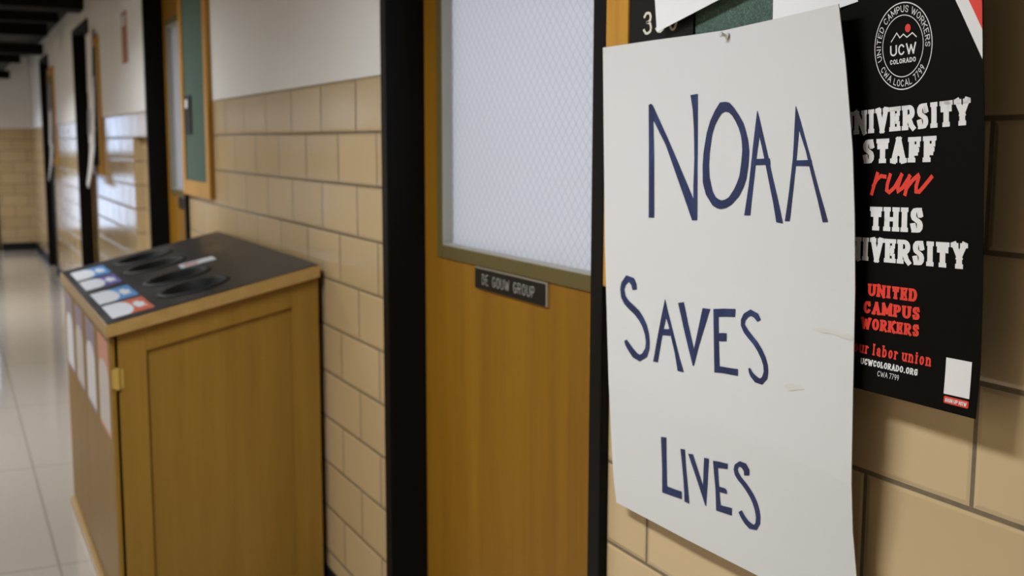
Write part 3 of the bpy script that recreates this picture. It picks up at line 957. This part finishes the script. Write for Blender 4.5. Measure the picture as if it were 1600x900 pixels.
# ================================================================== THE NEAR WALL: board, sheets, signs
def bulletin_board(x0, label, w=0.57, z0=1.122, z1=2.06):
    """Felt board in an oak frame; x0 is its left edge."""
    x1 = x0 + w
    t = thing('bulletin_board', ((x0 + x1) / 2, WY, (z0 + z1) / 2), label, 'bulletin board', 'bulletin boards beside the office doors')
    f = 0.064
    yf = 0.930
    m = MB()
    for a in ((x0, x0 + f, z0, z1), (x1 - f, x1, z0, z1), (x0 + f, x1 - f, z0, z0 + f), (x0 + f, x1 - f, z1 - f, z1)):
        m.box(a[0], a[1], yf, WY, a[2], a[3], 0.003)
    m.build('wooden_frame', M['board_wood'], t)
    m = MB()
    m.box(x0 + f - 0.002, x1 - f + 0.002, yf + 0.007, WY - 0.001, z0 + f - 0.002, z1 - f + 0.002)
    m.build('felt_panel', M['felt'], t)
    return t

BX = -1.541
bulletin_board(BX, 'green felt bulletin board in an oak frame, mostly hidden behind the white protest sign')
bulletin_board(BX - STEP - 0.03, 'green felt bulletin board in an oak frame on the wall above the recycling cabinet')
bulletin_board(BX - 2 * STEP, 'oak framed bulletin board hung with white papers beside the third door')
bulletin_board(BX - 3 * STEP, 'oak framed bulletin board with papers closest to the far end wall')

# room number plate on the near board
t = thing('room_sign', (-1.39, 0.936, 1.49), 'black room number plate reading 350, tucked behind the white papers', 'sign')
m = MB()
m.box(-1.476, -1.313, 0.9325, 0.9368, 1.40, 1.585, 0.0012)
m.build('plate', M['black_plastic'], t)
def on_plate(x, y):
    return Vector((x, 0.9320, y))
mk = Marks(on_plate, (0, -1, 0))
zb, hh = 1.5085, 0.033
q = [(-1.437, zb + hh), (-1.349, zb + hh), (-1.349, zb), (-1.437, zb)]
mk.add(quad_text('350', q, 0.125, 0.105, 0.0, 0.24))
mk.build('numerals', M['cream_letter'], t)
# small dark plate on the second board
t = thing('room_sign', (-5.0, 0.93, 1.46), 'small dark room plate on the green board above the recycling cabinet', 'sign')
m = MB()
m.box(-5.065, -4.925, 0.931, 0.9365, 1.385, 1.545, 0.0012)
m.build('plate', M['black_plastic'], t)
m = MB()
m.box(-5.035, -4.985, 0.9295, 0.9308, 1.495, 1.53)
m.build('number_card', M['paper'], t)

# printed papers pinned above the sign
def flat_sheet(cx, cz, w, h, y, rot, sag=0.004, lean=0.0):
    """Edges of a sheet hung on the wall; (cx, cz) is its lower left corner, rot in degrees anticlockwise."""
    a = math.radians(rot)
    def p(u, v, d):
        return (cx + u * math.cos(a) - v * math.sin(a), y - d, cz + u * math.sin(a) + v * math.cos(a))
    n = 5
    T = [p(w * i / n, h, 0.0) for i in range(n + 1)]
    B = [p(w * i / n, 0, sag + lean * i / n) for i in range(n + 1)]
    L = [p(0, h * (1 - j / n), sag * (j / n) ** 2) for j in range(n + 1)]
    R = [p(w, h * (1 - j / n), sag * (j / n) ** 2 + lean * j / n) for j in range(n + 1)]
    return Sheet(T, B, L, R, w, h)

t = thing('paper_sheet', (-1.33, 0.92, 1.62), 'white printed sheet hanging askew over the room number plate', 'paper', 'sheets pinned on the near board')
flat_sheet(-1.3815, 1.508, 0.216, 0.279, 0.925, 11.5, 0.006).build('sheet', M['paper'], t, 8, 10)
t = thing('paper_sheet', (-1.03, 0.916, 1.6), 'white printed sheet between the green felt and the black poster, above the protest sign', 'paper', 'sheets pinned on the near board')
flat_sheet(-1.117, 1.486, 0.150, 0.279, 0.9262, 8.0, 0.0145, 0.0).build('sheet', M['paper'], t, 8, 10)

# the white hand-lettered sign
sign = thing('protest_sign', (-1.24, 0.92, 1.14), 'large white poster board lettered by hand in navy capitals, pinned beside the near door', 'sign')
board = Sheet(N_T, N_B, N_L, N_R, 1.0, 1.0)
board.build('poster_board', M['board_card'], sign, 40, 48, 0.0011)
mk = Marks(lambda x, y: board.at(x, y, 0.0007), (0, -1, 0))
for k, v in INK.items():
    if k == 'O_in':
        continue
    if k == 'O_out':
        mk.add(poly_tris([v, INK['O_in'][::-1]], 0.03))
    elif k in ('S1', 'S2', 'S3'):
        mk.add(strip_tris(v[0], v[1], 0.03))
    else:
        mk.add(poly_tris([v], 0.03))
mk.build('lettering', M['ink'], sign)
mk = Marks(lambda x, y: board.at(x, y, 0.0005), (0, -1, 0))
mk.add(poly_tris([[(0.872, .514), (0.90, .509), (0.935, .5085), (.955, .511), (.985, .509), (.998, .512), (.996, .519), (.965, .517), (.93, .514), (.90, .517)]], 0.04))
mk.build('tape_mark', M['stain'], sign)
mk = Marks(lambda x, y: board.at(x, y, 0.0005), (0, -1, 0))
mk.add(poly_tris([[(0.775, .623), (0.80, .616), (0.835, .614), (.848, .619), (.82, .624), (.795, .63)]], 0.04))
mk.build('tape_mark', M['stain'], sign)

# push pin at the top of the sign
pp = board.P(0.572, 0.0125)
pn = board.N(0.572, 0.03)
t = thing('push_pin', pp, 'clear push pin holding the top edge of the white protest sign', 'pin')
o0 = Vector(pp) + pn * 0.0012
m = MB()
m.lathe([(0.0044, 0), (0.0044, 0.0012), (0.0024, 0.0022), (0.0021, 0.0065), (0.0036, 0.0085), (0.0038, 0.0100), (0.0, 0.0104)], o0, (pn + Vector((-0.25, 0, 0.25))).normalized(), 18)
m.build('pin_head', M['pin'], t, smooth=True)
m = MB()
m.lathe([(0.0006, -0.004), (0.0006, 0.0035)], o0, pn, 8)
m.build('pin_needle', M['steel'], t, smooth=True)

# the black union poster
PW, PH = 0.2301, 0.4562
poster = thing('union_poster', (-0.9, 0.91, 1.3), 'black poster with white and red slab lettering, right of the white protest sign', 'poster')
ps = Sheet(B_T, B_B, B_L, B_R, PW, PH)
ps.build('sheet', M['poster_black'], poster, 24, 40, 0.0006)
def on_poster(x, y):
    return ps.at(x, y, 0.0005)
def marks():
    return Marks(on_poster, (0, -1, 0))
SV, SH, SL = 0.28, 0.18, 0.10
white, red = marks(), marks()
def skew(x0, x1, y0, y1, h, full=1.0):
    """Quad for a line whose cap tops are y0 at x0 and y1 at x1."""
    return [(x0, y0), (x1, y1), (x1, y1 + h), (x0, y0 + h)]
white.add(quad_text('UNIVERSITY', skew(0.0075, 0.2128, 0.1437, 0.1374, 0.0258), SV, SH, SL, 0.01))
white.add(quad_text('STAFF', skew(0.047, 0.1667, 0.1748, 0.1728, 0.0263), SV, SH, SL, 0.01))
white.add(quad_text('THIS', skew(0.0613, 0.1487, 0.2484, 0.2466, 0.0260), SV, SH, SL, 0.01))
white.add(quad_text('UNIVERSITY', skew(0.002, 0.2108, 0.2842, 0.2796, 0.0258), SV, SH, SL, 0.01))
white.add(quad_text('UCWCOLORADO.ORG', skew(0.0590, 0.1478, 0.4196, 0.4182, 0.0072), 0.25, 0.18, 0.09, 0.03))
white.add(quad_text('CWA 7799', skew(0.088, 0.121, 0.430, 0.4293, 0.0062), 0.11, 0.11, 0.0, 0.13, 0.3))
white.build('white_lettering', M['poster_white'], poster)
red.add(quad_text('UNITED', skew(0.0635, 0.1418, 0.3338, 0.3323, 0.0139), SV, SH, SL, 0.02))
red.add(quad_text('CAMPUS', skew(0.0572, 0.1468, 0.3542, 0.3513, 0.0138), SV, SH, SL, 0.02))
red.add(quad_text('WORKERS', skew(0.0543, 0.1465, 0.3729, 0.370, 0.0130), SV, SH, SL, 0.02))
red.add(quad_text('Your labor union', skew(0.0335, 0.1655, 0.4012, 0.3989, 0.0134), 0.19, 0.14, 0.12, 0.08, 0.34))
for st in ([(0.0736, 0.2131), (0.0696, 0.2229), (0.0656, 0.2329)], [(0.0685, 0.2244), (0.0737, 0.218), (0.08, 0.2144), (0.0863, 0.2150)],
           [(0.0946, 0.2143), (0.0907, 0.2233), (0.0899, 0.2295), (0.0941, 0.2318), (0.1022, 0.2265), (0.1125, 0.2141)],
           [(0.1125, 0.2141), (0.1073, 0.2264), (0.1084, 0.2300), (0.1143, 0.2269), (0.125, 0.2153)],
           [(0.125, 0.2153), (0.1195, 0.2322)], [(0.1213, 0.2267), (0.131, 0.2179), (0.1386, 0.2131), (0.1397, 0.2151), (0.136, 0.2244), (0.1361, 0.2298), (0.1409, 0.2300), (0.1494, 0.2229), (0.1577, 0.2155)]):
    L, R = pen(st, 0.0052, 0.0044)
    red.add(strip_tris(L, R, 0.02))
red.build('red_lettering', M['poster_red'], poster)
CX, CY, CR = 0.1150, 0.0782, 0.0456
em = marks()
em.add(ring_tris(CX, CY, CR - 0.0011, CR))
em.add(ring_tris(CX, CY, 0.0315, 0.0324))
em.add(ring_text('UNITED CAMPUS WORKERS', CX, CY, 0.0386, 0.0072, 97, 206, 0.12, 0.12))
em.add(ring_text('CWA LOCAL 7799', CX, CY, 0.0386, 0.0072, 268, 112, 0.12, 0.12, False))
em.add(line_tris([(0.0968, 0.0725), (0.106, 0.0639), (0.111, 0.0693), (0.1165, 0.066), (0.1221, 0.0698), (0.1306, 0.0660), (0.137, 0.071)], 0.0012))
em.add(quad_text('UCW', [(0.0952, 0.0763), (0.1362, 0.0760), (0.1362, 0.0873), (0.0952, 0.0876)], 0.155, 0.15, 0, 0.14))
em.add(quad_text('COLORADO', [(0.0948, 0.0913), (0.1355, 0.0908), (0.1355, 0.0958), (0.0948, 0.0963)], 0.2, 0.18, 0, 0.16))
em.build('emblem', M['poster_white'], poster)
em = marks()
em.add(poly_tris([[(0.1236 + 0.0043 * math.cos(a * math.pi / 12), 0.0605 + 0.0043 * math.sin(a * math.pi / 12)) for a in range(24)]], 0.02))
em.build('emblem_sun', M['poster_red'], poster)
em = marks()
em.add(poly_tris([[(0.1700, 0.0003), (0.1865, 0.0003), (0.2295, 0.0735), (0.2295, 0.1016)]], 0.03))
em.build('white_stripe', M['poster_white'], poster)
em = marks()
em.add(poly_tris([[(0.1865, 0.0003), (0.2295, 0.0003), (0.2295, 0.0735)]], 0.03))
em.build('red_stripe', M['poster_red'], poster)
em = marks()
em.add(poly_tris([[(0.1856, 0.3987), (0.2198, 0.3983), (0.2203, 0.4369), (0.1862, 0.4375)]], 0.03))
em.build('code_panel', M['poster_white'], poster)
em = marks()
bx0, bx1, by0, by1, br = 0.1871, 0.2201, 0.4395, 0.4472, 0.0014
em.add(poly_tris([[(x + br * math.cos(a), y + br * math.sin(a)) for x, y, a0 in ((bx1 - br, by1 - br, 0), (bx0 + br, by1 - br, 90), (bx0 + br, by0 + br, 180), (bx1 - br, by0 + br, 270)) for a in [math.radians(a0 + 30 * k) for k in range(4)]]], 0.03))
btn = em.build('button', M['poster_red'], poster)
em = Marks(lambda x, y: ps.at(x, y, 0.0009) , (0, -1, 0))
em.add(quad_text('SIGN UP NOW', [(0.1893, 0.4413), (0.2180, 0.4411), (0.2180, 0.4454), (0.1893, 0.4456)], 0.24, 0.2, 0, 0.1, 0.3))
em.build('button_text', M['poster_white'], btn)

# name plate on the near door
PX0, PX1, PZ0, PZ1 = -2.238, -1.904, 1.034, 1.0815
t = thing('name_plate', ((PX0 + PX1) / 2, LY, (PZ0 + PZ1) / 2), 'narrow black name plate engraved DE GOUW GROUP, below the frosted door glass', 'name plate')
m = MB()
m.box(PX0, PX1, LY - 0.0052, LY - 0.0002, PZ0, PZ1, 0.0006)
m.build('holder', M['aluminium'], t)
m = MB()
m.box(PX0 + 0.001, PX1 - 0.007, LY - 0.0066, LY - 0.005, PZ0 + 0.0005, PZ1 - 0.003, 0.0004)
m.build('plate', M['black_plastic'], t)
mk = Marks(lambda x, y: Vector((x, LY - 0.0069, y)), (0, -1, 0))
cz = 1.0568
q = [(-2.199, cz + 0.0112), (-1.955, cz + 0.0112), (-1.955, cz - 0.0112), (-2.199, cz - 0.0112)]
mk.add(quad_text('DE GOUW GROUP', q, 0.075, 0.045, 0.0, 0.34, 0.8))
mk.build('engraving', M['white_letter'], t)

t = thing('name_plate', ((PX0 + PX1) / 2 - STEP, LY, (PZ0 + PZ1) / 2), 'black name plate below the glass of the second door, half hidden by the bulletin board', 'name plate')
m = MB()
m.box(PX0 - STEP, PX1 - STEP, LY - 0.0052, LY - 0.0002, PZ0 - 0.012, PZ1, 0.0006)
m.build('holder', M['aluminium'], t)
m = MB()
m.box(PX0 + 0.001 - STEP, PX1 - 0.007 - STEP, LY - 0.0066, LY - 0.005, PZ0 - 0.0115, PZ1 - 0.003, 0.0004)
m.build('plate', M['black_plastic'], t)

# ================================================================== THE RECYCLING CABINET
KX0, KX1 = -4.43, -3.089
KYF, KYB = 0.348, 0.930
KZF, KZB = 0.873, 1.007           # lid top at front and back
SLOPE = (KZB - KZF) / (KYB - KYF)
def lid_z(y):
    return KZF + (y - KYF) * SLOPE
kroot = thing('recycling_station', ((KX0 + KX1) / 2, (KYF + KYB) / 2, 0), 'oak recycling cabinet with a sloping black top and four round openings, against the tiled wall', 'recycling bin')
SX = KX1 - 0.022                  # near side of the body
FX = KX0 + 0.022
BYF = 0.378                       # front of the carcass
LT = 0.036                        # thickness of the lid edging
def body_z(y):
    return lid_z(y) - LT
m = MB()
m.prism([(BYF, 0), (KYB, 0), (KYB, body_z(KYB)), (BYF, body_z(BYF))], 'x', FX, FX + 0.018)
m.box(FX + 0.018, SX - 0.020, KYB - 0.018, KYB, 0, body_z(KYB - 0.018))
m.box(FX + 0.018, SX - 0.020, BYF, KYB - 0.018, 0.03, 0.05)
m.box(FX + 0.018, SX - 0.020, BYF, BYF + 0.018, 0.05, body_z(BYF))
m.build('carcass', M['oak'], kroot)
m = MB()
X0, X1 = SX - 0.020, SX
m.prism([(BYF, 0), (0.451, 0), (0.451, body_z(0.451)), (BYF, body_z(BYF))], 'x', X0, X1, 0.0015)
m.prism([(0.852, 0), (KYB, 0), (KYB, body_z(KYB)), (0.852, body_z(0.852))], 'x', X0, X1, 0.0015)
m.prism([(0.4512, body_z(0.4512) - 0.068), (0.8518, body_z(0.8518) - 0.068), (0.8518, body_z(0.8518)), (0.4512, body_z(0.4512))], 'x', X0, X1 - 0.0004, 0.0015)
m.prism([(0.4512, 0), (0.8518, 0), (0.8518, 0.09), (0.4512, 0.09)], 'x', X0, X1 - 0.0004, 0.0015)
side = m.build('side_frame', M['oak'], kroot)
m = MB()
m.prism([(0.4512, 0.09), (0.8518, 0.09), (0.8518, body_z(0.8518) - 0.068), (0.4512, body_z(0.4512) - 0.068)], 'x', X0, X1 - 0.011)
m.build('side_panel', M['oak'], kroot)
m = MB()
m.box(FX, SX, KYF - 0.003, BYF - 0.001, 0, 0.032, 0.002)
m.build('plinth', M['oak_edge'], kroot)
xm = (FX + SX) / 2
DYF = 0.358
dz1 = KZF - LT - 0.004
LAB = [('label_mauve', 'label_white'), ('label_mauve', 'label_pale'), ('label_mauve', 'label_white'), ('label_pink', 'label_pale')]
def front_label(x0, x1, z0, z1, head, body, parent):
    y = DYF - 0.0006
    m = MB()
    m.box(x0, x1, y, DYF, z0, z1)
    o = m.build('label', M[head], parent)
    m = MB()
    ph = (z1 - z0) * 0.76
    w = x1 - x0
    pl = [(x0, z0 + 0.012), (x1, z0 + 0.012), (x1, z0 + ph - 0.05)] + [(x0 + w / 2 + w / 2 * math.cos(a * math.pi / 12), z0 + ph - 0.05 + 0.05 * math.sin(a * math.pi / 12)) for a in range(1, 12)] + [(x0, z0 + ph - 0.05)]
    m.prism(pl, 'y', y - 0.0004, y - 0.0001)
    m.build('label', M[body], parent)
    return o
for i, (a, b) in enumerate(((FX, xm - 0.002), (xm + 0.002, SX - 0.004))):
    m = MB()
    m.box(a, b, DYF, BYF - 0.007, 0.036, dz1, 0.0025)
    d = m.build('door', M['oak'], kroot)
    for j in (0, 1):
        w = (b - a) / 2
        lx = a + w * j + w * 0.15
        front_label(lx, lx + w * 0.70, 0.545, 0.812, *LAB[i * 2 + j], d)
    hx = a if i == 0 else b
    for hz in (0.722, 0.075):
        m = MB()
        s = -1 if i == 0 else 1
        m.box(min(hx + s * 0.001, hx + s * 0.006), max(hx + s * 0.001, hx + s * 0.0065), DYF + 0.002, BYF + 0.012, hz - 0.026, hz + 0.026, 0.001)
        m.lathe([(0.0060, -0.030), (0.0080, -0.028), (0.0080, 0.028), (0.0060, 0.030)], (hx + s * 0.006, BYF - 0.004, hz), (0, 0, 1), 14)
        m.build('hinge', M['brass'], d)

# sloping lid: edging, laminate sheet with four openings
lid = thing('lid', (0, 0, 0))
lid.parent = kroot
LLEN = math.hypot(KYB - KYF, KZB - KZF)
def lidp(x, s, up=0.0):
    """x along the lid from its far end, s up the slope from the front edge."""
    y = KYF + s / LLEN * (KYB - KYF)
    n = Vector((0, -SLOPE, 1)).normalized()
    return Vector((KX0 + x, y, lid_z(y))) + n * up
LW = KX1 - KX0
def lid_bar(x0, x1, y0, y1):
    m.prism([(y0, lid_z(y0) - LT), (y1, lid_z(y1) - LT), (y1, lid_z(y1) - 0.002), (y0, lid_z(y0) - 0.002)], 'x', x0, x1, 0.0015)
m = MB()
lid_bar(KX0, KX1, KYF, KYF + 0.028)
lid_bar(KX0, KX1, KYB - 0.028, KYB)
lid_bar(KX0, KX0 + 0.028, KYF + 0.028, KYB - 0.028)
lid_bar(KX1 - 0.028, KX1, KYF + 0.028, KYB - 0.028)
m.build('wood_edging', M['oak_edge'], lid)
HOLES = [(0.212, 0.274), (0.490, 0.270), (0.857, 0.277), (1.128, 0.276)]
HR = 0.094
cuts = [0.004, 0.351, 0.6735, 0.9925, LW - 0.004]
m = MB()
for i, (hx, hs) in enumerate(HOLES):
    a, b, s0, s1 = cuts[i], cuts[i + 1], 0.004, LLEN - 0.004
    angs = [2 * math.pi * k / 56 for k in range(56)] + [math.atan2(ss - hs, xx - hx) % (2 * math.pi) for xx in (a, b) for ss in (s0, s1)]
    angs.sort()
    out, inn = [], []
    for g in angs:
        cx, sx = math.cos(g), math.sin(g)
        f = min((((b if cx > 0 else a) - hx) / cx) if abs(cx) > 1e-9 else 9e9, (((s1 if sx > 0 else s0) - hs) / sx) if abs(sx) > 1e-9 else 9e9)
        out.append((hx + cx * f, hs + sx * f))
        inn.append((hx + cx * HR, hs + sx * HR))
    n = len(angs)
    for k in range(n):
        q = (k + 1) % n
        m.tris([[lidp(*out[k], 0.0008), lidp(*out[q], 0.0008), lidp(*inn[q], 0.0008)], [lidp(*out[k], 0.0008), lidp(*inn[q], 0.0008), lidp(*inn[k], 0.0008)]])
        m.tris([[lidp(*inn[k], 0.0008), lidp(*inn[q], 0.0008), lidp(*inn[q], -0.012)], [lidp(*inn[k], 0.0008), lidp(*inn[q], -0.012), lidp(*inn[k], -0.012)]])
    rim = [((a, s0), (b, s0)), ((a, s1), (b, s1))]
    for p, r in rim:
        m.tris([[lidp(*p, 0.0008), lidp(*r, 0.0008), lidp(*r, -0.002)], [lidp(*p, 0.0008), lidp(*r, -0.002), lidp(*p, -0.002)]])
m.build('laminate_top', M['laminate'], lid)
nrm = Vector((0, -SLOPE, 1)).normalized()
for hx, hs in HOLES:
    m = MB()
    c = lidp(hx, hs)
    m.lathe([(HR - 0.006, -0.03), (HR - 0.006, 0.0036), (HR - 0.002, 0.0052), (HR + 0.008, 0.0042), (HR + 0.013, 0.0012), (HR + 0.004, 0.0010), (HR - 0.001, -0.0005), (HR - 0.001, -0.03)], c, nrm, 48)
    bm = m.b
    m.build('opening_ring', M['black_rubber'], lid, smooth=True)
for hx, hs in HOLES:
    m = MB()
    c = lidp(hx, hs)
    r, n = HR - 0.0055, 40
    u, w = Vector((1, 0, 0)), nrm.cross(Vector((1, 0, 0)))
    P = lambda k, h: c + (u * math.cos(2 * math.pi * k / n) + w * math.sin(2 * math.pi * k / n)) * r + nrm * h
    for k in range(n):
        m.tris([[P(k, -0.004), P(k + 1, -0.004), P(k + 1, -0.24)], [P(k, -0.004), P(k + 1, -0.24), P(k, -0.24)], [P(k, -0.24), P(k + 1, -0.24), c - nrm * 0.24]])
    m.build('bin_throat', M['dark_metal'], lid)

# coloured labels in front of the openings and the strip between them
def lid_poly(name, pts, mat, parent, up, thick=0.0003):
    mk = Marks(lambda x, s: lidp(x, s, up), (0, 0, 1))
    mk.add(poly_tris([pts], 0.06))
    return mk.build(name, M[mat], parent)
for (x0, x1), col, lab in (((0.122, 0.372), 'label_blue', 'bright blue label with a white arch, at the far end'), ((0.418, 0.650), 'label_purple', 'purple label with a white arch'),
                           ((0.752, 1.000), 'label_blue', 'blue label with a white arch'), ((1.040, 1.282), 'label_orange', 'orange label with a white arch, nearest the viewer')):
    s0, s1 = 0.025, 0.139
    base = lid_poly('label', [(x0, s0), (x1, s0), (x1, s1), (x0, s1)], col, lid, 0.0013)
    base['label'] = lab
    w = x1 - x0
    arch = [(x0, s0), (x1, s0), (x1, s0 + 0.040)] + [(x0 + w / 2 + w / 2 * math.cos(k * math.pi / 14), s0 + 0.040 + 0.030 * math.sin(k * math.pi / 14)) for k in range(1, 14)] + [(x0, s0 + 0.040)]
    lid_poly('label', arch, 'label_white', lid, 0.0016)
    ic = [(x0 + w * a, s0 + b) for a, b in ((.28, .079), (.50, .074), (.74, .081), (.70, .098), (.80, .104), (.55, .101), (.42, .106), (.36, .095), (.24, .092))]
    lid_poly('label', ic, 'label_white', lid, 0.0016)
st = lid_poly('label', [(0.630, 0.322), (0.722, 0.318), (0.720, 0.432), (0.628, 0.436)], 'label_white', lid, 0.0013)
st['label'] = 'white strip with faded pink print between the openings'
lid_poly('label', [(0.645, 0.335), (0.705, 0.333), (0.700, 0.372), (0.660, 0.385)], 'label_pink', lid, 0.0016)

# ================================================================== FARTHER ALONG THE WALL
# papers hanging from the third and fourth boards
def hanging(x, z0, w, h, y, rot, sag, lean, label, mat='paper'):
    t = thing('paper_sheet', (x + w / 2, y, z0 + h / 2), label, 'paper', 'papers hanging from the far boards')
    flat_sheet(x, z0, w, h, y, rot, sag, lean).build('sheet', M[mat], t, 6, 10)
B3, B4 = BX - 2 * STEP, BX - 3 * STEP
hanging(B3 + 0.02, 1.70, 0.36, 0.40, 0.9265, 1, 0.006, 0.004, 'white sheet pinned at the top of the third board')
hanging(B3 + 0.03, 1.34, 0.40, 0.46, 0.9255, -1, 0.010, 0.010, 'white sheet overlapping the middle of the third board')
hanging(B3 + 0.06, 1.40, 0.12, 0.17, 0.9120, 2, 0.004, 0.0, 'small grey printed card on the third board papers', 'grey_paper')
hanging(B3 + 0.03, 1.05, 0.38, 0.42, 0.9225, -3, 0.035, 0.03, 'long white sheet drooping below the third board')
hanging(B4 + 0.05, 1.64, 0.30, 0.26, 0.9265, 0, 0.005, 0.0, 'grey printed sheet at the top of the fourth board', 'grey_paper')
hanging(B4 + 0.05, 1.32, 0.33, 0.34, 0.9255, 1, 0.008, 0.006, 'white sheet in the middle of the fourth board')
hanging(B4 + 0.06, 0.98, 0.30, 0.36, 0.9235, -2, 0.03, 0.02, 'long white sheet drooping below the fourth board')
# dull red notice high on the plaster
t = thing('wall_notice', (-6.9, WY, 1.9), 'dull red notice high on the white plaster before the third door', 'notice')
m = MB()
m.box(-7.01, -6.80, WY - 0.004, WY - 0.0005, 1.80, 2.09, 0.0012)
m.build('panel', M['notice_red'], t)
m = MB()
m.box(-6.985, -6.825, WY - 0.0052, WY - 0.0039, 2.01, 2.07)
m.build('heading', M['label_pale'], t)
